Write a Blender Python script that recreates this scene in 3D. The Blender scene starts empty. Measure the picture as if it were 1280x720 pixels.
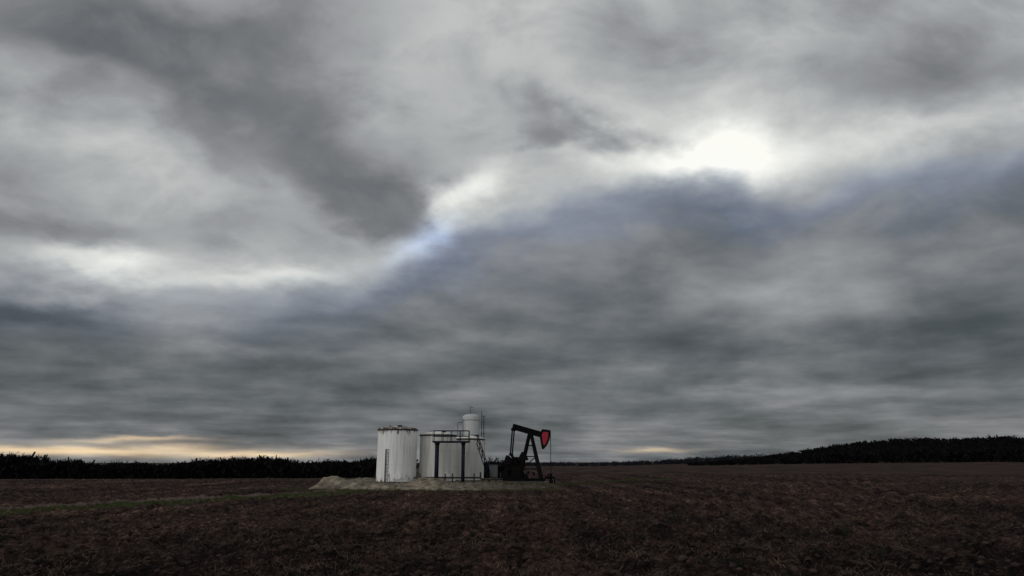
import bpy, math, random
import numpy as np
from mathutils import Vector, Matrix
random.seed(7); rng = np.random.default_rng(7)
S = bpy.context.scene
S.view_settings.view_transform = 'Standard'
try: S.view_settings.look = 'None'
except Exception: pass
S.view_settings.exposure = 0; S.view_settings.gamma = 1
CAM_H = 2.6

# ------------------------------------------------------------------ noise
def _h(xi, yi, s):
    h = (xi*374761393 + yi*668265263 + s*974634777) & 0xffffffff
    h = ((h ^ (h >> 13))*1274126177) & 0xffffffff
    h = (h ^ (h >> 16)) & 0xffffffff
    return h/4294967295.0
def vnoise(x, y, s=0):
    x = np.asarray(x, float); y = np.asarray(y, float)
    xf = np.floor(x); yf = np.floor(y)
    xi = xf.astype(np.int64); yi = yf.astype(np.int64)
    fx = x-xf; fy = y-yf
    fx = fx*fx*(3-2*fx); fy = fy*fy*(3-2*fy)
    a = _h(xi, yi, s); b = _h(xi+1, yi, s); c = _h(xi, yi+1, s); d = _h(xi+1, yi+1, s)
    return (a*(1-fx)+b*fx)*(1-fy)+(c*(1-fx)+d*fx)*fy
def fbm(x, y, o=4, s=0, g=0.5):
    t = 0; a = 1; n = 0
    for i in range(o):
        t = t+a*vnoise(x*2**i+17.3*i, y*2**i+5.1*i, s+i); n += a; a *= g
    return t/n
def sst(a, b, x):
    t = np.clip((np.asarray(x, float)-a)/(b-a), 0, 1); return t*t*(3-2*t)

# ------------------------------------------------------------------ terrain
ROWA = math.radians(31)
def terrain(x, y):
    x = np.asarray(x, float); y = np.asarray(y, float)
    u = x/np.maximum(y, 30.0)
    front = sst(0, 60, y)
    left = -6.0*sst(85, 330, y)*sst(0.02, -0.30, u)
    mid = -3.0*sst(300, 900, y)*sst(0.30, 0.10, u)*sst(-0.30, 0.02, u)
    right = 2.2*sst(120, 430, y)*sst(0.15, 0.7, u)
    hill = 13.6*sst(430, 640, y)*sst(0.24, 0.60, u)
    roll = (fbm(x/90, y/90, 2, 50)-0.5)*0.7*sst(60, 150, np.hypot(x, y))
    return front*(left+mid+right+hill)+roll
def calm(x, y): return 1-0.8*np.exp(-(((x+6)/17)**2+((y-80)/17)**2)**2)
def relief(x, y):
    r = np.hypot(x, y)
    fade = 1-sst(90, 220, r)
    q = x*math.cos(ROWA)-y*math.sin(ROWA)
    qq = q+0.5*(fbm(x/6, y/6, 2, 9)-0.5)
    rightness = sst(0.0, 0.4, x/np.maximum(y, 1))
    rows = np.sin(qq*2*math.pi/1.9)*(0.008+0.12*rightness)*(.5+1.0*fbm(x/3, y/3, 2, 19))
    cl = fbm(x*2.4, y*2.4, 4, 3, .62); cl = np.maximum(cl-0.42, 0)*0.6
    md = (fbm(x*.55, y*.55, 3, 21)-0.5)*0.26
    return (rows+cl+md)*fade*calm(x, y)

# ------------------------------------------------------------------ materials
def newmat(name):
    m = bpy.data.materials.new(name); m.use_nodes = True
    nt = m.node_tree; b = nt.nodes['Principled BSDF']
    return m, nt, b
def simple(name, col, rough=0.6, metal=0.0, var=0.35, scale=3.0, spec=0.3, col2=None, bump=0.0):
    m, nt, b = newmat(name)
    tc = nt.nodes.new('ShaderNodeTexCoord')
    nz = nt.nodes.new('ShaderNodeTexNoise'); nz.inputs['Scale'].default_value = scale
    nz.inputs['Detail'].default_value = 4; nz.inputs['Roughness'].default_value = .65
    nt.links.new(tc.outputs['Object'], nz.inputs['Vector'])
    cr = nt.nodes.new('ShaderNodeValToRGB')
    cr.color_ramp.elements[0].position = .35; cr.color_ramp.elements[1].position = .68
    c2 = col2 if col2 else [c*(1-var) for c in col]
    cr.color_ramp.elements[0].color = (*c2, 1); cr.color_ramp.elements[1].color = (*col, 1)
    nt.links.new(nz.outputs['Fac'], cr.inputs['Fac']); nt.links.new(cr.outputs['Color'], b.inputs['Base Color'])
    b.inputs['Roughness'].default_value = rough; b.inputs['Metallic'].default_value = metal
    b.inputs['Specular IOR Level'].default_value = spec
    if bump:
        bp = nt.nodes.new('ShaderNodeBump'); bp.inputs['Strength'].default_value = bump
        nt.links.new(nz.outputs['Fac'], bp.inputs['Height']); nt.links.new(bp.outputs['Normal'], b.inputs['Normal'])
    return m
def flat(name, col):
    m = bpy.data.materials.new(name); m.use_nodes = True; nt = m.node_tree; nt.nodes.clear()
    d = nt.nodes.new('ShaderNodeBsdfDiffuse'); o = nt.nodes.new('ShaderNodeOutputMaterial')
    oi = nt.nodes.new('ShaderNodeTexCoord'); nz = nt.nodes.new('ShaderNodeTexNoise'); nz.inputs['Scale'].default_value = .12; nz.inputs['Detail'].default_value = 1
    nt.links.new(oi.outputs['Object'], nz.inputs['Vector'])
    cr = nt.nodes.new('ShaderNodeValToRGB'); cr.color_ramp.elements[0].position = .35; cr.color_ramp.elements[1].position = .65
    cr.color_ramp.elements[0].color = (*[c*.6 for c in col], 1); cr.color_ramp.elements[1].color = (*col, 1)
    nt.links.new(nz.outputs['Fac'], cr.inputs['Fac']); nt.links.new(cr.outputs['Color'], d.inputs['Color']); nt.links.new(d.outputs[0], o.inputs[0])
    return m

def tank_paint(name, base, dirt, rust=.3, h=5.75):
    m, nt, b = newmat(name); L = nt.links.new
    tc = nt.nodes.new('ShaderNodeTexCoord')
    mp = nt.nodes.new('ShaderNodeMapping'); mp.inputs['Scale'].default_value = (2.2, 2.2, .14)
    L(tc.outputs['Object'], mp.inputs['Vector'])
    st = nt.nodes.new('ShaderNodeTexNoise'); st.inputs['Scale'].default_value = 1.6; st.inputs['Detail'].default_value = 5
    L(mp.outputs['Vector'], st.inputs['Vector'])
    r1 = nt.nodes.new('ShaderNodeValToRGB'); r1.color_ramp.elements[0].position = .46; r1.color_ramp.elements[1].position = .72
    r1.color_ramp.elements[0].color = (0, 0, 0, 1); r1.color_ramp.elements[1].color = (.8, .8, .8, 1)
    L(st.outputs['Fac'], r1.inputs['Fac'])
    sx = nt.nodes.new('ShaderNodeSeparateXYZ'); L(tc.outputs['Object'], sx.inputs[0])
    mr = nt.nodes.new('ShaderNodeMapRange'); mr.inputs[1].default_value = h-1.1; mr.inputs[2].default_value = h+.2; mr.inputs[3].default_value = 0; mr.inputs[4].default_value = rust
    L(sx.outputs['Z'], mr.inputs[0])
    mr2 = nt.nodes.new('ShaderNodeMapRange'); mr2.inputs[1].default_value = 1.8; mr2.inputs[2].default_value = 0; mr2.inputs[3].default_value = 0; mr2.inputs[4].default_value = rust*.8
    L(sx.outputs['Z'], mr2.inputs[0])
    mp2 = nt.nodes.new('ShaderNodeMapping'); mp2.inputs['Scale'].default_value = (1, 1, .45); L(tc.outputs['Object'], mp2.inputs['Vector'])
    n2 = nt.nodes.new('ShaderNodeTexNoise'); n2.inputs['Scale'].default_value = 1.9; n2.inputs['Detail'].default_value = 8; n2.inputs['Roughness'].default_value = .7
    L(mp2.outputs[0], n2.inputs['Vector'])
    a = nt.nodes.new('ShaderNodeMath'); a.operation = 'ADD'; L(n2.outputs['Fac'], a.inputs[0]); L(mr.outputs[0], a.inputs[1])
    a2 = nt.nodes.new('ShaderNodeMath'); a2.operation = 'ADD'; L(a.outputs[0], a2.inputs[0]); L(mr2.outputs[0], a2.inputs[1])
    r2 = nt.nodes.new('ShaderNodeValToRGB'); r2.color_ramp.elements[0].position = .70; r2.color_ramp.elements[1].position = .80
    r2.color_ramp.elements[0].color = (0, 0, 0, 1); r2.color_ramp.elements[1].color = (1, 1, 1, 1); L(a2.outputs[0], r2.inputs['Fac'])
    m1 = nt.nodes.new('ShaderNodeMix'); m1.data_type = 'RGBA'; m1.inputs[6].default_value = (*base, 1); m1.inputs[7].default_value = (*dirt, 1)
    L(r1.outputs['Color'], m1.inputs[0])
    m2 = nt.nodes.new('ShaderNodeMix'); m2.data_type = 'RGBA'; m2.inputs[7].default_value = (.08, .055, .045, 1)
    L(r2.outputs['Color'], m2.inputs[0]); L(m1.outputs[2], m2.inputs[6]); L(m2.outputs[2], b.inputs['Base Color'])
    b.inputs['Roughness'].default_value = .65; b.inputs['Specular IOR Level'].default_value = .2
    return m

M_white = tank_paint('white_tank_paint', (.73, .73, .73), (.43, .425, .41))
M_cream = tank_paint('cream_tank_paint', (.62, .615, .59), (.38, .37, .35), .15)
M_grey = tank_paint('grey_vessel_paint', (.44, .45, .46), (.28, .28, .28), .05, 9)
M_rim = simple('rusty_rim', (.06, .048, .043), .8, 0, .5, 4)
M_navy = simple('dark_painted_steel', (.017, .020, .034), .75, 0, .4, 3, .1)
M_steel = simple('galvanised_steel', (.20, .21, .22), .6, .2, .4, 5)
M_black = simple('black_oily_steel', (.007, .0068, .007), .8, 0, .5, 4, .08)
M_red = simple('red_paint', (.38, .025, .045), .6, 0, .35, 3, .2)
M_conc = simple('concrete', (.12, .11, .10), .9, 0, .4, 6)
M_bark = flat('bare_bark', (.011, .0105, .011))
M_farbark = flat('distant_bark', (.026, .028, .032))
M_stub = simple('straw_stubble', (.120, .084, .066), .95, 0, .75, 1.2, .05)
M_clod = simple('soil_clod', (.058, .038, .032), .98, 0, .6, 1.7, .05)
M_grass = simple('verge_grass', (.064, .088, .032), .9, 0, .6, .7, .1, (.055, .048, .026))
M_dry = simple('dry_grass', (.085, .075, .045), .9, 0, .6, .7, .1, (.040, .036, .022))
M_weed = simple('dark_weed', (.014, .018, .011), .9, 0, .5, 2, .1)
M_gravel = simple('limestone_gravel', (.28, .24, .185), .95, 0, .5, 1.3, .1, (.075, .062, .050), .6)

# ------------------------------------------------------------------ mesh helpers
def link(o, parent=None):
    S.collection.objects.link(o)
    if parent: o.parent = parent
    return o
def npmesh(name, V, F, mat, parent=None, smooth=False):
    V = np.ascontiguousarray(V, dtype=np.float32); F = np.ascontiguousarray(F, dtype=np.int32)
    k = F.shape[1]; me = bpy.data.meshes.new(name)
    me.vertices.add(len(V)); me.vertices.foreach_set('co', V.ravel())
    me.loops.add(F.size); me.loops.foreach_set('vertex_index', F.ravel())
    me.polygons.add(len(F)); me.polygons.foreach_set('loop_start', np.arange(0, F.size, k, dtype=np.int32))
    me.polygons.foreach_set('loop_total', np.full(len(F), k, dtype=np.int32))
    if smooth: me.polygons.foreach_set('use_smooth', np.ones(len(F), dtype=bool))
    me.update(calc_edges=True)
    me.materials.append(mat)
    return link(bpy.data.objects.new(name, me), parent)
def empty(name, loc, rz=0):
    e = bpy.data.objects.new(name, None); e.location = loc; e.rotation_euler = (0, 0, rz); e.empty_display_size = .5
    return link(e)
class MB:
    def __init__(s): s.v = []; s.f = []; s.sm = []
    def box(s, c, d, R=None):
        b = len(s.v)
        for i in (-.5, .5):
            for j in (-.5, .5):
                for k in (-.5, .5):
                    p = Vector((i*d[0], j*d[1], k*d[2]))
                    if R: p = R @ p
                    s.v.append(tuple(p+Vector(c)))
        for q in ((0, 1, 3, 2), (4, 6, 7, 5), (0, 4, 5, 1), (2, 3, 7, 6), (0, 2, 6, 4), (1, 5, 7, 3)):
            s.f.append([b+i for i in q]); s.sm.append(False)
    def beam(s, p0, p1, w, h, up=(0, 0, 1)):
        p0 = Vector(p0); p1 = Vector(p1); d = p1-p0; L = d.length; x = d.normalized()
        u = Vector(up)
        if abs(x.dot(u)) > .98: u = Vector((0, 1, 0))
        y = u.cross(x).normalized(); z = x.cross(y)
        R = Matrix((x, y, z)).transposed(); s.box((p0+p1)/2, (L, w, h), R)
    def ibeam(s, p0, p1, w, h, t=.03):
        p0 = Vector(p0); p1 = Vector(p1); x = (p1-p0).normalized(); y = Vector((0, 0, 1)).cross(x).normalized(); z = x.cross(y)
        s.beam(p0+z*(h/2), p1+z*(h/2), w, t); s.beam(p0-z*(h/2), p1-z*(h/2), w, t); s.beam(p0, p1, t, h-t-.004)
    def tube(s, p0, p1, r0, r1=None, n=10):
        if r1 is None: r1 = r0
        p0 = Vector(p0); p1 = Vector(p1); x = (p1-p0).normalized()
        u = Vector((0, 0, 1)) if abs(x.z) < .95 else Vector((1, 0, 0))
        a = u.cross(x).normalized(); c = x.cross(a); b = len(s.v)
        for P, r in ((p0, r0), (p1, r1)):
            for i in range(n):
                t = 2*math.pi*i/n; s.v.append(tuple(P+a*(r*math.cos(t))+c*(r*math.sin(t))))
        for i in range(n):
            j = (i+1) % n; s.f.append([b+i, b+j, b+n+j, b+n+i]); s.sm.append(True)
        s.f.append([b+i for i in range(n)][::-1]); s.sm.append(False)
        s.f.append([b+n+i for i in range(n)]); s.sm.append(False)
    def lathe(s, prof, c=(0, 0, 0), n=48):
        b = len(s.v)
        for r, z in prof:
            for i in range(n):
                t = 2*math.pi*i/n; s.v.append((c[0]+r*math.cos(t), c[1]+r*math.sin(t), c[2]+z))
        for k in range(len(prof)-1):
            for i in range(n):
                j = (i+1) % n; s.f.append([b+k*n+i, b+k*n+j, b+(k+1)*n+j, b+(k+1)*n+i]); s.sm.append(True)
    def prism(s, poly, y0, y1):
        b = len(s.v); n = len(poly)
        for y in (y0, y1):
            for x, z in poly: s.v.append((x, y, z))
        s.f.append([b+i for i in range(n)]); s.sm.append(False)
        s.f.append([b+n+i for i in range(n)][::-1]); s.sm.append(False)
        for i in range(n):
            j = (i+1) % n; s.f.append([b+i, b+n+i, b+n+j, b+j]); s.sm.append(False)
    def build(s, name, mat, parent=None, bevel=0):
        me = bpy.data.meshes.new(name); me.from_pydata(s.v, [], s.f)
        me.polygons.foreach_set('use_smooth', s.sm); me.materials.append(mat)
        import bmesh
        bm = bmesh.new(); bm.from_mesh(me); bmesh.ops.recalc_face_normals(bm, faces=bm.faces); bm.to_mesh(me); bm.free()
        o = link(bpy.data.objects.new(name, me), parent)
        if bevel:
            md = o.modifiers.new('bevel', 'BEVEL'); md.width = bevel; md.segments = 2; md.limit_method = 'ANGLE'; md.angle_limit = math.radians(50)
        return o

# ------------------------------------------------------------------ ground
def ground_mat():
    m, nt, b = newmat('ploughed_soil'); L = nt.links.new; N = nt.nodes.new
    tc = N('ShaderNodeTexCoord')
    def noise(scale, detail=6, rough=.6, vs=None):
        n = N('ShaderNodeTexNoise'); n.inputs['Scale'].default_value = scale; n.inputs['Detail'].default_value = detail; n.inputs['Roughness'].default_value = rough
        if vs:
            mp = N('ShaderNodeMapping'); mp.inputs['Scale'].default_value = vs[0]; mp.inputs['Rotation'].default_value = (0, 0, vs[1]); L(tc.outputs['Object'], mp.inputs['Vector']); L(mp.outputs[0], n.inputs['Vector'])
        else: L(tc.outputs['Object'], n.inputs['Vector'])
        return n.outputs['Fac']
    def ramp(f, stops):
        c = N('ShaderNodeValToRGB'); e = c.color_ramp.elements
        e[0].position, e[0].color = stops[0][0], (*stops[0][1], 1); e[1].position, e[1].color = stops[-1][0], (*stops[-1][1], 1)
        for p, k in stops[1:-1]:
            q = e.new(p); q.color = (*k, 1)
        L(f, c.inputs['Fac']); return c.outputs['Color']
    def mix(f, a, c, mode='MIX'):
        k = N('ShaderNodeMix'); k.data_type = 'RGBA'; k.blend_type = mode
        if isinstance(f, float): k.inputs[0].default_value = f
        else: L(f, k.inputs[0])
        for s_, v_ in ((6, a), (7, c)):
            if isinstance(v_, tuple): k.inputs[s_].default_value = (*v_, 1)
            else: L(v_, k.inputs[s_])
        return k.outputs[2]
    def mth(op, a, c=0.0, d=None):
        k = N('ShaderNodeMath'); k.operation = op
        for i, v_ in enumerate((a, c, d)):
            if v_ is None: continue
            if isinstance(v_, (int, float)): k.inputs[i].default_value = v_
            else: L(v_, k.inputs[i])
        return k.outputs[0]
    def mrange(v_, a, c, e, f):
        k = N('ShaderNodeMapRange'); k.interpolation_type = 'SMOOTHSTEP'
        L(v_, k.inputs[0])
        for i, q in enumerate((a, c, e, f)): k.inputs[i+1].default_value = q
        return k.outputs[0]
    ns = noise(3.2, 7, .76)
    soil = ramp(ns, [(.36, (.0050, .0036, .0032)), (.49, (.027, .0175, .0150)), (.60, (.080, .054, .045)), (.73, (.19, .135, .108))])
    npatch = noise(.09, 3, .6)
    patch = ramp(npatch, [(.36, (.5, .48, .48)), (.64, (1.3, 1.24, 1.24))])
    col = mix(1.0, soil, patch, 'MULTIPLY')
    strip = ramp(noise(.62, 3, .6, ((1.0, .04, 1), ROWA)), [(.40, (.55, .53, .53)), (.62, (1.6, 1.52, 1.45))])
    col = mix(1.0, col, strip, 'MULTIPLY')
    sx = N('ShaderNodeSeparateXYZ'); L(tc.outputs['Object'], sx.inputs[0]); X, Y = sx.outputs[0], sx.outputs[1]
    wob = mth('MULTIPLY', mth('SUBTRACT', npatch, .5), 5.0)
    dist = mth('ADD', mth('ADD', mth('MULTIPLY', X, .888), mth('MULTIPLY', Y, -.460)), mth('ADD', wob, 39.6))
    near_dark = mrange(mth('ADD', Y, mth('MULTIPLY', wob, 4.0)), 14, 44, .55, 1.0)  # darkening put into the soil colour near the camera, fading with distance
    dv = N('ShaderNodeVectorMath'); dv.operation = 'SCALE'; L(col, dv.inputs[0]); L(near_dark, dv.inputs['Scale']); col = dv.outputs[0]
    g = mrange(mth('ABSOLUTE', dist), .6, 1.8, 1, 0)
    g = mth('MULTIPLY', g, mrange(Y, 60, 70, 1, 0)); g = mth('MULTIPLY', g, mrange(ns, .38, .55, .4, 1))
    col = mix(g, col, (.058, .076, .028))
    d2 = mth('ABSOLUTE', mth('ADD', dist, 3.2))
    g2 = mth('MULTIPLY', mrange(d2, .6, 1.8, .85, 0), mrange(Y, 62, 74, 1, 0))
    col = mix(g2, col, (.110, .080, .072))
    fl = mth('MULTIPLY', mrange(Y, 95, 150, 0, .85), mrange(X, 0, -60, 0, 1))
    fl = mth('MULTIPLY', fl, mrange(noise(.02, 3, .6, ((.35, 1.6, 1), 0)), .42, .58, .1, 1))
    col = mix(fl, col, (.125, .092, .075))
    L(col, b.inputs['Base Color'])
    b.inputs['Roughness'].default_value = 1; b.inputs['Specular IOR Level'].default_value = .05
    bp = N('ShaderNodeBump'); bp.inputs['Strength'].default_value = 1; bp.inputs['Distance'].default_value = .14
    L(noise(4, 3, .7), bp.inputs['Height']); L(bp.outputs['Normal'], b.inputs['Normal'])
    return m
def build_ground():
    a_f = np.linspace(-46, 46, 1100); a_b = np.linspace(46, 314, 90)[1:-1]
    ang = np.radians(np.concatenate([a_f, a_b]))
    r = [1.5, 4, 8, 12]; x = 12.0
    while x < 150: x *= 1.0058; r.append(x)
    while x < 6000: x *= 1.035; r.append(x)
    r = np.array(r)
    R, A = np.meshgrid(r, ang, indexing='ij')
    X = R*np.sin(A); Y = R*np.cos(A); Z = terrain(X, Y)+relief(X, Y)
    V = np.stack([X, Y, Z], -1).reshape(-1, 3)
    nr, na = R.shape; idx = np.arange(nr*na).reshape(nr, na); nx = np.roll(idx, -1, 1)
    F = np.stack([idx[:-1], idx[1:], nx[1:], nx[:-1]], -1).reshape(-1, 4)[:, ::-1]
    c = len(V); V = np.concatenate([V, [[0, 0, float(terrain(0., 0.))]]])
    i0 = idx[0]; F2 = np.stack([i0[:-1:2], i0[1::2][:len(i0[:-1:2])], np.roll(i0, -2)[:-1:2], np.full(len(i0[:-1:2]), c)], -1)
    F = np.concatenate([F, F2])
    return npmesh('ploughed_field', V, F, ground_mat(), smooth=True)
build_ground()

def segmesh(name, P0, P1, W0, W1, mat, parent=None):
    P0 = np.asarray(P0); P1 = np.asarray(P1); W0 = np.asarray(W0)[:, None]; W1 = np.asarray(W1)[:, None]
    d = P1-P0; rv = rng.normal(size=d.shape); sd = np.cross(d, rv); sd /= np.linalg.norm(sd, axis=1)[:, None]+1e-9
    V = np.stack([P0-sd*W0/2, P0+sd*W0/2, P1+sd*W1/2, P1-sd*W1/2], 1).reshape(-1, 3)
    F = np.arange(len(V)).reshape(-1, 4)
    return npmesh(name, V, F, mat, parent)
def area_pts(n, r0, r1, amax=42, p=1.0):
    a = np.radians(rng.uniform(-amax, amax, n)); r = r0*(r1/r0)**(rng.random(n)**p)
    return r*np.sin(a), r*np.cos(a)
def gz(x, y): return terrain(x, y)+relief(x, y)
x, y = area_pts(95000, 13, 110)
# straw sits mainly on the ridges on the right-hand side
qrow = x*math.cos(ROWA)-y*math.sin(ROWA)+.5*(fbm(x/6, y/6, 2, 9)-.5)
k = (fbm(x*.35, y*.35, 3, 77)+.10*np.sin(qrow*2*math.pi/1.9)*sst(0, .4, x/y)) > .48
x, y = x[k], y[k]
padm = (((x+8)/14)**2+((y-80)/16)**2) > 1
x, y = x[padm], y[padm]
n = len(x); z = gz(x, y)
th = rng.uniform(0, 2*np.pi, n); el = rng.uniform(0.0, 1.0, n); Ls = rng.uniform(.06, .24, n)
D = np.stack([np.cos(th)*np.cos(el), np.sin(th)*np.cos(el), np.sin(el)], 1)*Ls[:, None]
P0 = np.stack([x, y, z-.005], 1)
segmesh('crop_stubble', P0, P0+D, rng.uniform(.010, .028, n), rng.uniform(.004, .014, n), M_stub)
t = (1+5**.5)/2
ico = np.array([(-1, t, 0), (1, t, 0), (-1, -t, 0), (1, -t, 0), (0, -1, t), (0, 1, t), (0, -1, -t), (0, 1, -t), (t, 0, -1), (t, 0, 1), (-t, 0, -1), (-t, 0, 1)])/math.hypot(1, t)
icf = np.array([(0, 11, 5), (0, 5, 1), (0, 1, 7), (0, 7, 10), (0, 10, 11), (1, 5, 9), (5, 11, 4), (11, 10, 2), (10, 7, 6), (7, 1, 8), (3, 9, 4), (3, 4, 2), (3, 2, 6), (3, 6, 8), (3, 8, 9), (4, 9, 5), (2, 4, 11), (6, 2, 10), (8, 6, 7), (9, 8, 1)])
def lumps(name, x, y, z, s, mat, flat=.6):
    n = len(x)
    V = ico[None]*(1+rng.uniform(-.35, .35, (n, 12, 1)))*s[:, None, None]
    V = V*np.stack([rng.uniform(.7, 1.3, n), rng.uniform(.7, 1.3, n), np.full(n, flat)], 1)[:, None, :]
    V += np.stack([x, y, z], 1)[:, None, :]
    F = icf[None]+(np.arange(n)*12)[:, None, None]
    return npmesh(name, V.reshape(-1, 3), F.reshape(-1, 3), mat)
x, y = area_pts(20000, 13, 70)
k = (((x+8)/14)**2+((y-80)/17)**2) > 1; x, y = x[k], y[k]
lumps('soil_clods', x, y, gz(x, y), .02+.10*rng.random(len(x))**3, M_clod)

def tufts(name, cx, cy, h, nb, mat, spread=.5, zf=gz):
    P0 = []; P1 = []; W = []
    for X, Y, H in zip(cx, cy, h):
        m = nb; a = rng.uniform(0, 2*np.pi, m); r = rng.random(m)*.25*H*2
        px = X+np.cos(a)*r; py = Y+np.sin(a)*r
        P0.append(np.stack([px, py], 1))
        P1.append(np.stack([np.cos(a)*spread*rng.random(m), np.sin(a)*spread*rng.random(m), rng.uniform(.4, 1, m)], 1)*H); W.append(np.full(m, .02+.02*H))
    W = np.concatenate(W); B = np.concatenate(P0); B = np.concatenate([B, (zf(B[:, 0], B[:, 1])-.02)[:, None]], 1)
    return segmesh(name, B, B+np.concatenate(P1), W, W*.25, mat)
x, y = area_pts(420, 14, 90, 41)
hh = rng.uniform(.08, .26, len(x))
bx = np.array([6.7, 7.4, 10.4, 11.2, 9.2, 13.0, 4.1, -9.5]); by = np.array([29.5, 30.4, 25.5, 24.6, 18.6, 21.0, 24.0, 22.0]); bh = np.array([.55, .4, .5, .38, .45, .35, .3, .28])
tufts('field_weeds', np.concatenate([x, bx, bx+.25]), np.concatenate([y, by, by+.2]), np.concatenate([hh, bh, bh*.7]), 24, M_weed, .8)
tt = rng.random(3200); px_ = -34+22*tt+rng.normal(0, .7, 3200); py_ = 20.5+42.5*tt+rng.normal(0, .7, 3200)
x2 = rng.uniform(-1, 22, 1300); y2 = 74+(x2+1)*1.05+rng.normal(0, .8, 1300)
x3 = rng.uniform(-21, 4, 900); y3 = 62.8+rng.normal(0, .6, 900)+.012*(x3+8)**2
tufts('verge_grass', np.concatenate([px_, x2, x3]), np.concatenate([py_, y2, y3]), rng.uniform(.08, .28, 5400), 9, M_grass, .8)

# ------------------------------------------------------------------ gravel pad with berm
def padh(x, y):
    e = ((x+7.6)/13.3)**2+((y-79)/15.0)**2
    base = .34*(1-sst(.55, 1.0, e))-.15*sst(.9, 1.1, e)
    lump = fbm(x*.55, y*.55, 3, 31); fine = fbm(x*2.2, y*2.2, 3, 41)
    fr = 67.5+.014*(x+9)**2
    berm = np.exp(-((y-fr)/1.5)**2)*sst(-20.5, -17.5, x)*(1-sst(-9, 1.5, x)*.8)*(1-sst(2, 5, x))
    bh = np.clip(.05+(lump-.3)*1.7, .02, 1.0)
    side = np.exp(-((x+17.6)/1.4)**2)*sst(64, 68, y)*(1-sst(86, 92, y))*.5
    pile = .42*np.exp(-(((x+12.2)/2.0)**2+((y-65.6)/1.1)**2))+.4*np.exp(-(((x+17.0)/2.2)**2+((y-69)/1.6)**2))
    return base+berm*bh*.85+side*lump*1.2+pile+(fine-.5)*.16*(e < 1.1)
gx, gy = np.meshgrid(np.linspace(-24, 11, 310), np.linspace(60, 97, 320), indexing='ij')
Z = padh(gx, gy)
idx = np.arange(gx.size).reshape(gx.shape)
F = np.stack([idx[:-1, :-1], idx[1:, :-1], idx[1:, 1:], idx[:-1, 1:]], -1).reshape(-1, 4)
# worn earth takes over from limestone towards the pumping unit
nt = M_gravel.node_tree; bs = nt.nodes['Principled BSDF']; src = bs.inputs['Base Color'].links[0].from_socket
tcn = [q for q in nt.nodes if q.type == 'TEX_COORD'][0]; sxn = nt.nodes.new('ShaderNodeSeparateXYZ'); nt.links.new(tcn.outputs['Object'], sxn.inputs[0])
mrn = nt.nodes.new('ShaderNodeMapRange'); nt.links.new(sxn.outputs[0], mrn.inputs[0])
for i_, v_ in enumerate((-7.0, 0.5, 0.0, .85)): mrn.inputs[i_+1].default_value = v_
mxn = nt.nodes.new('ShaderNodeMix'); mxn.data_type = 'RGBA'; nt.links.new(mrn.outputs[0], mxn.inputs[0]); nt.links.new(src, mxn.inputs[6]); mxn.inputs[7].default_value = (.055, .044, .036, 1)
nt.links.new(mxn.outputs[2], bs.inputs['Base Color'])
npmesh('gravel_pad', np.stack([gx, gy, Z+terrain(gx, gy)*.6], -1).reshape(-1, 3), F, M_gravel, smooth=True)
x = rng.uniform(-20, 5, 2500); y = rng.uniform(63, 90, 2500)
k = ((x+7.6)/13.0)**2+((y-79)/15.0)**2 < 1; x, y = x[k], y[k]
lumps('gravel_stones', x, y, padh(x, y)+terrain(x, y)*.6, .03+.14*rng.random(len(x))**3, M_gravel)
x = np.concatenate([rng.uniform(-19, 5, 220), rng.uniform(-1, 5, 200)]); y = np.concatenate([rng.uniform(65, 80, 220), rng.uniform(66, 79, 200)])
tufts('dry_grass_tufts', x, y, rng.uniform(.1, .3, 420), 12, M_dry, .8, lambda a, b: padh(a, b)+terrain(a, b)*.6)

Z0 = .33
# ------------------------------------------------------------------ tanks
def tank(x, y, r, h, mat, rot=0, gauge=True, manway=True):
    e = empty('storage_tank', (x, y, Z0), rot)
    b = MB(); b.lathe([(r, 0), (r, h)], n=64); b.build('shell', mat, e)
    b = MB(); b.lathe([(r+.06, h+.0), (r+.06, h+.1), (r*.5, h+.30), (.25, h+.42), (.001, h+.43)], n=64); b.build('roof', mat, e)
    b = MB(); b.lathe([(r+.003, h-.16), (r+.09, h-.15), (r+.09, h-.02), (r+.05, h-.005)], n=64)
    b.lathe([(r+.003, .0), (r+.07, .01), (r+.07, .1), (r+.003, .12)], n=64); b.build('rim_band', M_rim, e)
    b = MB()
    for zz in (h*.34, h*.67):
        b.lathe([(r+.001, zz-.03), (r+.018, zz-.015), (r+.018, zz+.015), (r+.001, zz+.03)], n=64)
    b.build('weld_seams', mat, e)
    b = MB(); b.tube((.4, -r*.55, h+.1), (.4, -r*.55, h+.38), .24, n=16); b.tube((.4, -r*.55, h+.385), (.4, -r*.55, h+.42), .28, n=16)
    b.tube((-.9, 0, h+.2), (-.9, 0, h+.5), .05)
    b.build('roof_hatch', M_rim, e)
    if gauge:
        b = MB(); a = math.radians(-112)
        cx, cy = (r+.12)*math.cos(a), (r+.12)*math.sin(a)
        b.beam((cx, cy, .1), (cx, cy, h*.62), .12, .06); b.beam((cx+.3, cy-.0, .1), (cx+.3, cy, h*.62), .03, .05)
        for i in range(9): b.tube((cx, cy, .4+i*.4), (cx+.3, cy, .4+i*.4), .015, n=6)
        b.build('gauge_ladder', M_rim, e)
    if manway:
        b = MB(); b.tube((.6, -r-.02, .7), (.6, -r-.14, .7), .38, n=20); b.tube((.6, -r-.141, .7), (.6, -r-.18, .7), .30, n=20)
        b.build('manway', mat, e)
    return e
tank(-13.1, 80, 2.22, 5.85, M_white)
tank(-8.6, 81.6, 2.1, 5.3, M_cream, .3, False)
tank(-5.55, 86.4, 2.1, 5.0, M_cream, .9, False, False)

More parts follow.
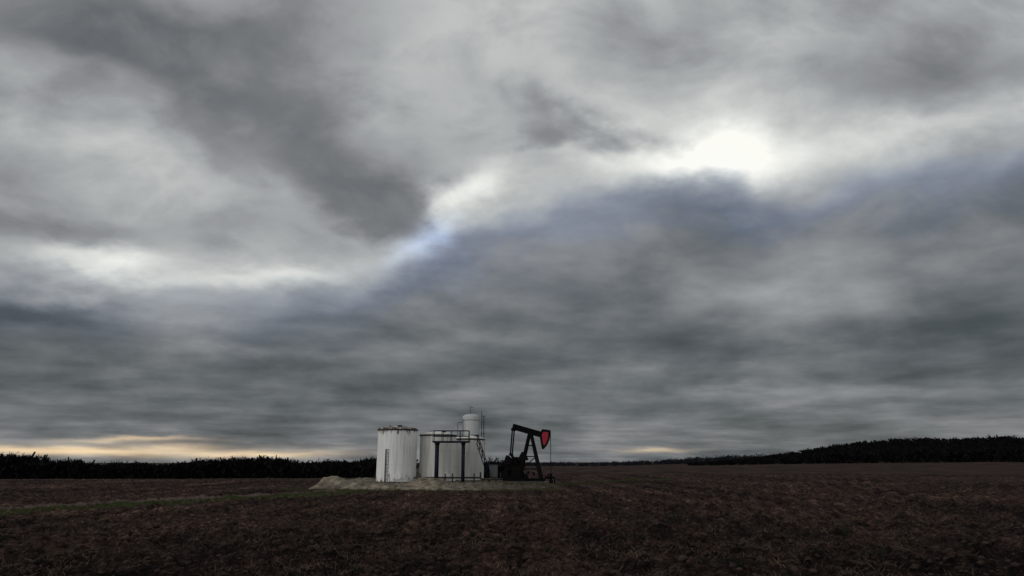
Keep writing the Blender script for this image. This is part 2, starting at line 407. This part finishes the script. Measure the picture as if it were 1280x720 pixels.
def platform():
    e = empty('tank_platform', (0, 0, Z0)); f = 77.1
    dk = MB(); dz = 4.45; x0, x1 = -8.75, -4.75
    dk.box(((x0+x1)/2, f+.7, dz), (x1-x0, 1.4, .07)); dk.box(((x0+x1)/2, f-.04, dz-.06), (x1-x0+.05, .06, .18)); dk.box(((x0+x1)/2, f+1.44, dz-.06), (x1-x0+.05, .06, .18))
    dk.build('deck', M_navy, e, .01)
    c = MB()
    for cx, w in ((-8.3, .46), (-5.4, .40)):
        c.tube((cx, f+.6, .08), (cx, f+.6, dz-.1), w*.5, n=20); c.tube((cx, f+.6, 0), (cx, f+.6, .1), w*.8, n=20); c.tube((cx, f+.6, dz-.35), (cx, f+.6, dz-.16), w*.62, n=20)
    c.build('support_columns', M_navy, e)
    r = MB(); xs = np.linspace(x0+.03, x1-.03, 5)
    for yy in (f+.02, f+1.38):
        for xx in xs: r.tube((xx, yy, dz), (xx, yy, dz+1.15), .035, n=8)
        for zz in (.55, 1.15): r.tube((x0, yy, dz+zz), (x1, yy, dz+zz), .032, n=8)
    for zz in (.55, 1.15): r.tube((x0+.03, f, dz+zz), (x0+.03, f+1.4, dz+zz), .028, n=8)
    r.build('guard_rail', M_navy, e)
    p = MB()
    p.tube((-10.9, f+1.3, .55), (-3.4, f+1.3, .55), .09, n=12)
    for xx in (-10.2, -7.4, -6.6, -4.2): p.tube((xx, f+1.3, .0), (xx, f+1.3, .95), .07, n=10); p.tube((xx-.14, f+1.3, .95), (xx+.14, f+1.3, .95), .03, n=8); p.box((xx, f+1.3, .55), (.26, .26, .26))
    p.build('manifold_pipes', M_rim, e)
platform()

def separator():
    X, Y = -5.35, 90.6
    e = empty('separator_vessel', (X, Y, Z0)); r = 1.1; h = 8.15
    b = MB(); b.lathe([(r, .5), (r, h-.25), (r*.93, h-.08), (r*.7, h+.06), (r*.35, h+.14), (.001, h+.16)], n=48); b.build('shell', M_grey, e)
    b = MB(); b.lathe([(r+.05, 0), (r+.05, .5), (r, .52)], n=48)
    for zz in (2.0, 3.8, 5.6, 7.5): b.lathe([(r+.002, zz-.04), (r+.03, zz-.03), (r+.03, zz+.03), (r+.002, zz+.04)], n=48)
    b.build('skirt_and_bands', M_steel, e)
    b = MB(); b.tube((-.1, 0, h), (-.1, 0, h+1.15), .07); b.tube((-.1, 0, h+1.1), (.25, 0, h+.95), .05)
    b.tube((-1.0, -.75, h-.5), (-1.0, -.75, 1), .05); b.tube((-r-.6, -.3, h-.9), (-r, -.1, h-.9), .06); b.tube((-r-.6, -.3, h-.9), (-r-.6, -.3, 1), .06)
    b.build('vent_pipes', M_steel, e)
    l = MB(); lx = r+.3
    for dy in (-.22, .22): l.beam((lx, dy, 0), (lx, dy, h+.5), .06, .06)
    for i in range(28): l.tube((lx, -.22, .3+i*.3), (lx, .22, .3+i*.3), .018, n=6)
    for i in range(9):
        zz = 2.2+i*.72
        pts = [(lx+.42*math.sin(t_), .36*math.cos(t_)*-1, zz) for t_ in np.linspace(0, math.pi, 9)]
        for a_, c_ in zip(pts[:-1], pts[1:]): l.beam(a_, c_, .06, .02)
    for t_ in (.6, 1.57, 2.5): l.beam((lx+.42*math.sin(t_), -.36*math.cos(t_), 2.2), (lx+.42*math.sin(t_), -.36*math.cos(t_), h), .035, .035)
    for zz in (1.5, 4, 6.5): l.beam((r, 0, zz), (lx, 0, zz), .05, .05)
    l.build('caged_ladder', M_navy, e)
separator()
def stairs():
    e = empty('steel_staircase', (0, 0, Z0)); y = 83.2
    b = MB(); A = Vector((-4.2, y, 4.4)); B = Vector((-2.7, y, 0.05))
    for dy in (-.4, .4):
        b.beam(A+Vector((0, dy, 0)), B+Vector((0, dy, 0)), .05, .24, up=(0, 1, 0))
        b.tube(A+Vector((.1, dy, 1.0)), B+Vector((.1, dy, 1.0)), .045, n=8); b.tube(A+Vector((.1, dy, .5)), B+Vector((.1, dy, .5)), .03, n=8)
        for i in range(6):
            p = A.lerp(B, i/5.0)+Vector((.05, dy, 0)); b.tube(p, p+Vector((.04, 0, 1.0)), .03, n=8)
    for i in range(18):
        p = A.lerp(B, (i+.5)/18); b.box(p, (.26, .74, .035))
    b.build('flight', M_navy, e)
stairs()
def pipes():
    e = empty('flow_line_manifold', (0, 0, Z0))
    b = MB(); b.tube((-3.6, 81, .35), (-.2, 80.6, .35), .1, n=12); b.tube((-3.6, 81, .35), (-3.6, 81, 1.1), .1, n=12); b.tube((-2.4, 80.9, .35), (-2.4, 80.9, .9), .07); b.tube((-2.55, 80.9, .92), (-2.25, 80.9, .92), .035)
    b.tube((-1.3, 80.8, .35), (-1.3, 80.8, 1.0), .07); b.lathe([(.16, -.02), (.19, 0), (.16, .02)], (-1.3, 80.8, 1.02), 16)
    for xx in (-3.3, -1.8, -.6): b.box((xx, 80.85, .1), (.2, .3, .3))
    b.build('pipework', M_rim, e)
    e2 = empty('electrical_cabinet', (-2.2, 83.9, Z0))
    b = MB(); b.box((0, 0, 1.15), (1.0, .5, 1.4)); b.box((0, -.26, 1.15), (.9, .02, 1.28)); b.box((-.38, 0, .22), (.1, .1, .44)); b.box((.38, 0, .22), (.1, .1, .44)); b.box((0, 0, 1.88), (1.1, .6, .05))
    b.build('cabinet', M_steel, e2, .01)
pipes()

# ------------------------------------------------------------------ pumpjack
def pumpjack():
    e = empty('pumpjack', (1.8, 80, Z0-.05), math.radians(-7))
    b = MB()
    b.box((-.3, 0, .06), (5.0, 2.1, .22)); b.build('concrete_base', M_conc, e, .02)
    b = MB()
    for yy in (-.75, .75): b.ibeam((-2.75, yy, .33), (1.9, yy, .33), .2, .3)
    for xx in (-2.6, -1.6, -.6, .6, 1.7): b.beam((xx, -.7, .33), (xx, .7, .33), .12, .2)
    b.build('skid', M_black, e)
    piv = Vector((.3, 0, 5.42))
    b = MB()
    for sx_, fx in ((-1, -.95), (1, 1.5)):
        for sy in (-1, 1):
            b.beam((piv.x+.12*sx_, .24*sy, piv.z-.1), (fx, .85*sy, .48), .24, .28)
    def leg(fx, sx_, sy, z):
        t_ = (piv.z-.1-z)/(piv.z-.58); return (piv.x+.12*sx_+(fx-piv.x-.12*sx_)*t_, sy*(.24+.61*t_), z)
    for z in (1.5, 2.9, 4.1):
        for sy in (-1, 1): b.beam(leg(-.95, -1, sy, z), leg(1.5, 1, sy, z), .07, .12)
        b.beam(leg(-.95, -1, -1, z), leg(-.95, -1, 1, z), .07, .09); b.beam(leg(1.5, 1, -1, z), leg(1.5, 1, 1, z), .07, .09)
    for sy in (-1, 1): b.beam(leg(-.95, -1, sy, 1.5), leg(1.5, 1, sy, 2.9), .05, .06)
    b.box((piv.x, 0, piv.z-.1), (.55, .75, .12)); b.tube((piv.x, -.34, piv.z+.03), (piv.x, .34, piv.z+.03), .15, n=16)
    b.build('samson_post', M_black, e)
    b = MB(); L0 = Vector((1.62, -.1, .5)); L1 = Vector((.55, -.1, 5.2))
    for dy in (-.2, .2): b.beam(L0+Vector((.06, dy, 0)), L1+Vector((.06, dy, 0)), .04, .04)
    for i in range(15):
        p = L0.lerp(L1, (i+.5)/15)+Vector((.06, 0, 0)); b.tube(p+Vector((0, -.2, 0)), p+Vector((0, .2, 0)), .014, n=6)
    b.build('post_ladder', M_black, e)
    tail = Vector((-1.75, 0, 6.25)); nose = Vector((1.85, 0, 5.22))
    b = MB(); b.ibeam(tail, nose, .34, .62, .05)
    d = (nose-tail).normalized()
    for i in range(6):
        p = tail+d*(.3+i*.62); b.beam(p+Vector((0, -.13, 0)), p+Vector((0, .13, 0)), .03, .4)
    b.box(tail+d*.1+Vector((0, 0, -.34)), (.35, 2.0, .2)); b.box(tail+d*.1+Vector((0, 0, -.2)), (.3, .4, .2))
    b.build('walking_beam', M_black, e, .008)
    def arc(r, a0, a1, n=14): return [(piv.x+r*math.cos(math.radians(a)), piv.z+r*math.sin(math.radians(a))) for a in np.linspace(a0, a1, n)]
    R = 2.28
    outer = arc(R, 10, -50)
    inner = [(1.62, 3.72), (1.52, 4.25), (1.42, 4.9), (1.40, 5.5), (1.70, 5.93)]
    b = MB(); b.prism(outer+inner, -.2, .2); b.build('horse_head', M_black, e, .01)
    b = MB()
    o2 = arc(R-.2, 4, -40); i2 = [(1.80, 4.2), (1.74, 4.4), (1.68, 4.9), (1.66, 5.35), (1.84, 5.62)]
    b.prism(o2+i2, -.222, -.203); b.prism(o2+i2, .203, .222); b.build('head_panels', M_red, e)
    b = MB()
    for yy in (-.27, .27):
        A_ = arc(R+.03, 9, 0, 6)
        for p, q in zip(A_[:-1], A_[1:]): b.tube((p[0], yy, p[1]), (q[0], yy, q[1]), .025, n=6)
        b.tube((A_[-1][0], yy, A_[-1][1]), (piv.x+R+.03, yy*.5, 2.35), .025, n=6)
    wx = piv.x+R+.03
    b.box((wx, 0, 2.3), (.12, .5, .12)); b.tube((wx, 0, 2.5), (wx, 0, .9), .035, n=8)
    b.build('bridle_and_rod', M_black, e)
    b = MB(); b.tube((wx, 0, 0), (wx, 0, .35), .22, n=16); b.tube((wx, 0, .35), (wx, 0, .85), .12, n=14); b.tube((wx, 0, .85), (wx, 0, 1.02), .17, n=14)
    b.tube((wx-.35, 0, .55), (wx+.4, 0, .55), .08); b.tube((wx+.4, 0, .55), (wx+.4, 0, -.1), .08); b.tube((wx, -.3, .7), (wx, .3, .7), .05)
    b.build('wellhead', M_black, e)
    C = Vector((-1.35, 0, 2.3))
    b = MB(); b.box((C.x, 0, C.z), (1.0, .75, .85)); b.box((C.x-.05, 0, C.z+.47), (.7, .6, .12)); b.box((C.x, 0, 1.2), (.9, .7, 1.3)); b.box((C.x, 0, .56), (1.3, 1.0, .14))
    b.tube((C.x, -.95, C.z), (C.x, .95, C.z), .13, n=16); b.build('gearbox', M_black, e, .03)
    pinr = .95; pinang = math.radians(125); pd = Vector((math.cos(pinang), 0, math.sin(pinang)))
    for nm, sy in (('crank_and_counterweights', -1), ('far_crank_and_counterweights', 1)):
        b = MB(); yy = .62*sy; P = C+Vector((0, yy, 0))
        b.beam(P-pd*.3, P+pd*1.15, .16, .4, up=(0, 1, 0))
        for (aa, rr_, w) in ((165, 1.25, 44), (32, 1.35, 50)):
            poly = [(C.x+.2*math.cos(math.radians(aa)), C.z+.2*math.sin(math.radians(aa)))]
            poly += [(C.x+rr_*math.cos(math.radians(aa+t_)), C.z+rr_*math.sin(math.radians(aa+t_))) for t_ in np.linspace(-w/2, w/2, 8)]
            if sy > 0: b.prism(poly, .50, .75)
            else: b.prism(poly, -.75, -.50)
        b.build(nm, M_black, e, .02)
    b = MB(); pin = C+pd*pinr
    for sy in (-1, 1):
        b.tube(tuple(tail+d*.1+Vector((0, .92*sy, -.32))), (pin.x, .86*sy, pin.z), .085, n=10)
        b.tube((pin.x, .6*sy, pin.z), (pin.x, 1.0*sy, pin.z), .13, n=12)
    b.build('pitman_arms', M_black, e)
    b = MB(); b.tube((-2.55, -.45, 1.05), (-2.55, .35, 1.05), .3, n=20); b.box((-2.55, 0, .62), (.7, .9, .3)); b.tube((-2.55, -.5, 1.05), (-2.55, -.46, 1.05), .33, n=20)
    b.box((-2.55, 0, 1.42), (.25, .3, .18)); b.build('motor', M_black, e, .01)
    b = MB()
    poly = [(-2.55+.36*math.cos(a), 1.05+.36*math.sin(a)) for a in np.linspace(math.radians(120), math.radians(300), 9)]
    poly += [(C.x+.1+.5*math.cos(a), C.z+.5*math.sin(a)) for a in np.linspace(math.radians(-60), math.radians(120), 9)]
    b.prism(poly, .42, .48); b.build('belt_guard', M_black, e, .01)
    b = MB(); b.tube((-1.9, -.6, .5), (-2.5, -.7, 2.2), .03, n=8)
    for p, q in (((-2.7, -.95, .3), (-2.7, -.95, 1.4)), ((-.2, -.95, .3), (-.2, -.95, 1.4))): b.tube(p, q, .025, n=8)
    for z in (.85, 1.4): b.tube((-2.7, -.95, z), (-.2, -.95, z), .022, n=8)
    b.build('brake_lever_and_guard_rail', M_black, e)
pumpjack()

# ------------------------------------------------------------------ trees
def trees(name, xs, ys, hs, mat, nl=9, nt=13, wt=.10, under=40, uh=.62, tl=1.0):
    P0 = []; P1 = []; W0 = []; W1 = []
    Z = terrain(xs, ys)
    for x, y, h, z in zip(xs, ys, hs, Z):
        lean = rng.normal(0, .03*h, 2)
        base = np.array([x, y, z-.3]); top = np.array([x+lean[0], y+lean[1], z+h*.62])
        tw = .032*h*rng.uniform(.7, 1.2)
        P0.append(base[None]); P1.append(top[None]); W0.append([tw]); W1.append([tw*.3])
        f = rng.uniform(.35, 1.0, nl); a = rng.uniform(0, 2*np.pi, nl)
        s = base+(top-base)*f[:, None]; ll = h*rng.uniform(.18, .30, nl)
        rise = rng.uniform(.1, 1.3, nl)
        dd = np.stack([np.cos(a), np.sin(a), rise], 1); dd /= np.linalg.norm(dd, axis=1)[:, None]
        en = s+dd*ll[:, None]
        P0.append(s); P1.append(en); W0.append(np.full(nl, tw*.4)); W1.append(np.full(nl, wt*.6))
        g = rng.uniform(.3, 1.0, (nl, nt)); ts = s[:, None]+(en-s)[:, None]*g[..., None]
        td = dd[:, None]+rng.normal(0, .95, (nl, nt, 3)); td[..., 2] = td[..., 2]*.7
        td /= np.linalg.norm(td, axis=2)[..., None]; te = ts+td*(tl*h*rng.uniform(.05, .11, (nl, nt)))[..., None]
        P0.append(ts.reshape(-1, 3)); P1.append(te.reshape(-1, 3)); W0.append(np.full(nl*nt, wt)); W1.append(np.full(nl*nt, wt*.6))
        if under:
            ua = rng.normal(0, .26*h, (under, 2)); uz = rng.uniform(0, uh, under)*h
            ub = np.stack([x+ua[:, 0], y+ua[:, 1], z-.3+uz*.8], 1)
            ud = rng.normal(0, .5, (under, 3))*h*.12; ud[:, 2] = np.abs(ud[:, 2])+.06*h
            P0.append(ub); P1.append(ub+ud); W0.append(np.full(under, wt*6)); W1.append(np.full(under, wt*4))
    return segmesh(name, np.concatenate(P0), np.concatenate(P1), np.concatenate(W0), np.concatenate(W1), mat)
n = 800; u = rng.uniform(-1.15, -.155, n); y = rng.uniform(318, 372, n)
gap = ~((np.abs(u+.362) < .008)); u, y = u[gap], y[gap]
hs = (12.0+4.2*(fbm(u*14, u*0, 3, 5)-.5)*2+rng.normal(0, .5, len(u)))*(1+.14*sst(-.55, -.75, u))
trees('woodland_edge', u*y, y, hs, M_bark, 10, 15, .19, 44, .78)
n = 1350; u = .25+.87*rng.random(n)**.95; y = rng.uniform(428, 640, n)
hs = (9.3+.6*rng.normal(size=n)+4*(fbm(u*16, u*0, 3, 15)-.5))*sst(.18, .60, u)+1.6
trees('wooded_hill', u*y, y, hs, M_bark, 8, 11, .27, 36, .78)
n = 460; u = rng.uniform(-.2, .36, n); y = rng.uniform(900, 1040, n)
hs = 6.5+3*(fbm(u*20, u*0, 2, 25)-.5)+rng.normal(0, .7, n)+6*sst(.12, .3, u)
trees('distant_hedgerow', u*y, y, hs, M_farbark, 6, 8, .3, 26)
trees('shrub_thicket', np.array([-3.6, -2.6, -1.7, -.8, .2, -3.1, -1.2, 1.0, 5.4]), np.array([97, 99, 98, 100, 98, 101, 102, 99, 104.]), np.array([3.6, 4.0, 3.8, 3.7, 3.1, 3.4, 4.0, 2.6, 1.2]), M_bark, 12, 26, .06, 90)
trees('hawthorn_shrub', np.array([-122., -119.5]), np.array([226., 228]), np.array([3.8, 3.0]), M_bark, 12, 20, .09, 50)

# ------------------------------------------------------------------ sky
FILL_SUN_EL = math.radians(15); FILL_SUN_AZ = math.radians(238)
W = bpy.data.worlds.new('World'); S.world = W; W.use_nodes = True
nt = W.node_tree; nt.nodes.clear(); L = nt.links.new; N = nt.nodes.new
def mth(op, *a, clamp=False):
    k = N('ShaderNodeMath'); k.operation = op; k.use_clamp = clamp
    for i, v_ in enumerate(a):
        if isinstance(v_, (int, float)): k.inputs[i].default_value = v_
        else: L(v_, k.inputs[i])
    return k.outputs[0]
def vmth(op, a, c):
    k = N('ShaderNodeVectorMath'); k.operation = op
    for i, v_ in enumerate((a, c)):
        if isinstance(v_, tuple): k.inputs[i].default_value = v_
        else: L(v_, k.inputs[i])
    return k
def comb(a, c, d=0.0):
    k = N('ShaderNodeCombineXYZ')
    for i, v_ in enumerate((a, c, d)):
        if isinstance(v_, (int, float)): k.inputs[i].default_value = v_
        else: L(v_, k.inputs[i])
    return k.outputs[0]
def mrange(v_, a, c, e, f):
    k = N('ShaderNodeMapRange'); k.interpolation_type = 'SMOOTHSTEP'; L(v_, k.inputs[0])
    for i, q in enumerate((a, c, e, f)): k.inputs[i+1].default_value = q
    return k.outputs[0]
def lerp(f, a, c):
    k = N('ShaderNodeMix'); k.data_type = 'FLOAT'; L(f, k.inputs[0])
    for i, v_ in ((2, a), (3, c)):
        if isinstance(v_, (int, float)): k.inputs[i].default_value = v_
        else: L(v_, k.inputs[i])
    return k.outputs[0]
def wnoise(vec, scale, detail, rough, out='Fac', dist=0):
    k = N('ShaderNodeTexNoise'); k.inputs['Scale'].default_value = scale; k.inputs['Detail'].default_value = detail
    k.inputs['Roughness'].default_value = rough; k.inputs['Distortion'].default_value = dist; L(vec, k.inputs['Vector']); return k.outputs[out]
def curve(v_, pts):
    fl = N('ShaderNodeFloatCurve'); cv = fl.mapping.curves[0]
    cv.points[0].location = pts[0]; cv.points[1].location = pts[-1]
    for p in pts[1:-1]: cv.points.new(*p)
    fl.mapping.update(); L(v_, fl.inputs['Value']); return fl.outputs[0]
tc = N('ShaderNodeTexCoord'); sp = N('ShaderNodeSeparateXYZ'); L(tc.outputs['Generated'], sp.inputs[0])
x, y, z = sp.outputs
zc = mth('MAXIMUM', z, 0.0); yc = mth('MAXIMUM', y, .08)
U = mth('DIVIDE', x, yc); Vv = mth('DIVIDE', zc, yc)
den = mth('ADD', zc, .26)
P = comb(mth('DIVIDE', x, den), mth('DIVIDE', y, den))
warp = vmth('SUBTRACT', wnoise(P, 2.3, 5, .56, 'Color'), (.5, .5, .5)).outputs[0]
wamp = mth('ADD', mth('MULTIPLY', mth('MINIMUM', Vv, .5), .55), .010)
wsc = N('ShaderNodeVectorMath'); wsc.operation = 'MULTIPLY'; L(warp, wsc.inputs[0])
L(comb(mth('MULTIPLY', wamp, 1.4), wamp, 0.0), wsc.inputs[1])
Q = vmth('ADD', comb(U, Vv), wsc.outputs[0]).outputs[0]
sq = N('ShaderNodeSeparateXYZ'); L(Q, sq.inputs[0]); QU, QV = sq.outputs[0], sq.outputs[1]
def blobs(lst, start, vec=None):
    acc = start
    for (u0, v0, su, sv, rot, amp) in lst:
        mp = N('ShaderNodeMapping'); mp.vector_type = 'TEXTURE'
        mp.inputs['Location'].default_value = (u0, v0, 0); mp.inputs['Rotation'].default_value = (0, 0, math.radians(rot)); mp.inputs['Scale'].default_value = (su, sv, 1)
        L(vec or Q, mp.inputs['Vector']); dt = vmth('DOT_PRODUCT', mp.outputs[0], mp.outputs[0]).outputs['Value']
        acc = mth('MULTIPLY_ADD', mth('POWER', math.exp(-1), dt), amp, acc)
    return acc
nP = mth('SUBTRACT', wnoise(P, 1.7, 5, .52, dist=.3), .5)
nB = mth('SUBTRACT', wnoise(comb(mth('MULTIPLY', U, .8), mth('MULTIPLY', Vv, 1.2), 3.1), 5.6, 6, .56, dist=.3), .5)
P2 = comb(mth('DIVIDE', x, mth('ADD', zc, .09)), mth('DIVIDE', y, mth('ADD', zc, .09)))
nS = mth('SUBTRACT', wnoise(P2, 1.25, 5, .56), .5)
# layer A: bright high overcast
LA = blobs([(.25, .480, .11, .050, 10, .24), (.38, .495, .12, .055, -6, .24), (.34, .60, .20, .10, 15, .12), (.62, .53, .26, .045, 8, .14), (-.085, .42, .10, .05, 50, .26),
            (-.63, .29, .12, .030, -8, .24), (-.38, .285, .12, .026, -3, .20), (-.12, .67, .18, .12, 0, .03), (.66, .66, .22, .06, 5, -.12), (.07, .45, .25, .06, 10, .05)], .675)
LA = mth('ADD', LA, mth('ADD', mth('MULTIPLY', nP, .42), mth('MULTIPLY', nB, .50)))
# layer B: broken darker clouds in front
FB = blobs([(-.38, .56, .29, .11, -28, 1.0), (-.21, .385, .14, .055, -32, .85), (-.70, .72, .40, .10, 0, 1.05), (.09, .535, .15, .045, -8, .70),
            (-.74, .365, .26, .045, -8, .85), (-.69, .51, .16, .045, -14, -.50), (.20, .70, .12, .05, 20, .45), (-.42, .37, .12, .04, -10, .55), (.72, .64, .20, .05, 8, .50)], 0.0)
FB = mth('ADD', mth('ADD', FB, mth('MULTIPLY', nB, 2.1)), mth('MULTIPLY', nP, .6))
MB_ = mrange(FB, .20, .98, 0, 1)
LB = mth('ADD', mth('ADD', .475, mth('MULTIPLY', nP, .34)), mth('MULTIPLY', nB, .38))
lum = lerp(MB_, LA, LB)
# layer C: low deck running down to the horizon
line = curve(mth('MULTIPLY_ADD', U, .5, .5, clamp=True), [(0, .29), (.1, .265), (.375, .27), (.45, .315), (.55, .375), (.65, .43), (.73, .425), (.8, .45), (.9, .49), (1, .55)])
dC = mth('ADD', mth('SUBTRACT', line, QV), mth('MULTIPLY', nB, .16))
MC = mrange(dC, -.04, .055, 0, 1)
LC = curve(mth('MINIMUM', Vv, 1.0), [(0, .445), (.08, .415), (.16, .415), (.25, .455), (.35, .48), (.5, .50), (1, .5)])
LC = blobs([(.28, .245, .17, .035, 0, .10), (-.70, .225, .13, .025, 0, -.12), (-.50, .225, .10, .025, 0, .11), (.63, .19, .24, .035, 0, -.08), (.305, .095, .14, .016, 0, .10), (.60, .10, .24, .014, 0, .08), (.70, .40, .25, .05, 8, -.04), (-.36, .155, .2, .012, 0, .06)], LC)
LC = mth('ADD', LC, mth('MULTIPLY', nP, .34)); LC = mth('ADD', LC, mth('MULTIPLY', nB, .30)); LC = mth('ADD', LC, mth('MULTIPLY', nS, .34))
lum = lerp(MC, lum, LC)
gapb = blobs([(-.115, .325, .055, .028, 25, 1.0)], 0.0)
lum = mth('ADD', lum, mth('MULTIPLY', gapb, .18))
warm = blobs([(-.64, .016, .24, .008, 0, 1.0), (-.54, .031, .10, .0035, 0, .7), (-.36, .010, .12, .005, 0, .7), (.205, .017, .05, .0035, 0, .6)], 0.0)
lum = mth('ADD', lum, mth('MULTIPLY', warm, .38))
lum = mth('ADD', lum, mrange(y, .1, -.6, 0, .08))
edge = mth('POWER', math.exp(-1), mth('POWER', mth('DIVIDE', mth('ABSOLUTE', mth('SUBTRACT', dC, .03)), .045), 2.0))
blue = mth('ADD', mth('MULTIPLY', edge, mrange(U, -.55, 0.0, .35, .85)), mth('MULTIPLY', gapb, 1.7))
cr = N('ShaderNodeValToRGB'); e = cr.color_ramp.elements
st = [(0, (.10, .11, .115)), (.3, (.285, .302, .312)), (.4, (.382, .398, .410)), (.5, (.495, .502, .512)), (.65, (.645, .655, .658)), (.8, (.80, .812, .80)), (1, (1, .998, .97))]
e[0].position, e[0].color = 0, (*st[0][1], 1); e[1].position, e[1].color = 1, (*st[-1][1], 1)
for p, c in st[1:-1]:
    q = e.new(p); q.color = (*c, 1)
L(lum, cr.inputs['Fac'])
tb = vmth('SCALE', comb(-.018, .004, .055), (0, 0, 0)); L(mth('MINIMUM', blue, 2.2), tb.inputs['Scale'])
tw = vmth('SCALE', comb(.14, .01, -.14), (0, 0, 0)); L(mth('MINIMUM', warm, 1.0), tw.inputs['Scale'])
c = vmth('ADD', cr.outputs['Color'], tb.outputs[0]).outputs[0]; c = vmth('ADD', c, tw.outputs[0]).outputs[0]
gm = N('ShaderNodeGamma'); gm.inputs['Gamma'].default_value = 2.2; L(c, gm.inputs['Color'])
cl10 = N('ShaderNodeVectorMath'); cl10.operation = 'SCALE'; L(gm.outputs[0], cl10.inputs[0]); cl10.inputs['Scale'].default_value = 10.0
sky = N('ShaderNodeTexSky'); sky.sky_type = 'NISHITA'; sky.sun_disc = False; sky.sun_elevation = FILL_SUN_EL; sky.sun_rotation = FILL_SUN_AZ
mx = N('ShaderNodeMix'); mx.data_type = 'RGBA'; mx.inputs[0].default_value = .97
L(sky.outputs[0], mx.inputs[6]); L(cl10.outputs[0], mx.inputs[7])
bg = N('ShaderNodeBackground'); bg.inputs['Strength'].default_value = .1; L(mx.outputs[2], bg.inputs['Color'])
out = N('ShaderNodeOutputWorld'); L(bg.outputs[0], out.inputs[0])

sd = bpy.data.lights.new('fill_sun', 'SUN'); sd.energy = .7; sd.angle = math.radians(16); sd.color = (1, .96, .91)  # soft fill added from behind-left to brighten the tanks; brightest sky is ahead
so = link(bpy.data.objects.new('fill_sun', sd))
dv = Vector((math.sin(FILL_SUN_AZ)*math.cos(FILL_SUN_EL), math.cos(FILL_SUN_AZ)*math.cos(FILL_SUN_EL), math.sin(FILL_SUN_EL)))
so.rotation_euler = dv.to_track_quat('Z', 'Y').to_euler()

# ------------------------------------------------------------------ camera
cd = bpy.data.cameras.new('camera'); cd.lens = 24; cd.sensor_width = 36; cd.clip_end = 12000
co = link(bpy.data.objects.new('camera', cd)); co.location = (0, 0, CAM_H+float(terrain(0., 0.)))
co.rotation_euler = (math.radians(90+14.27), 0, 0); S.camera = co
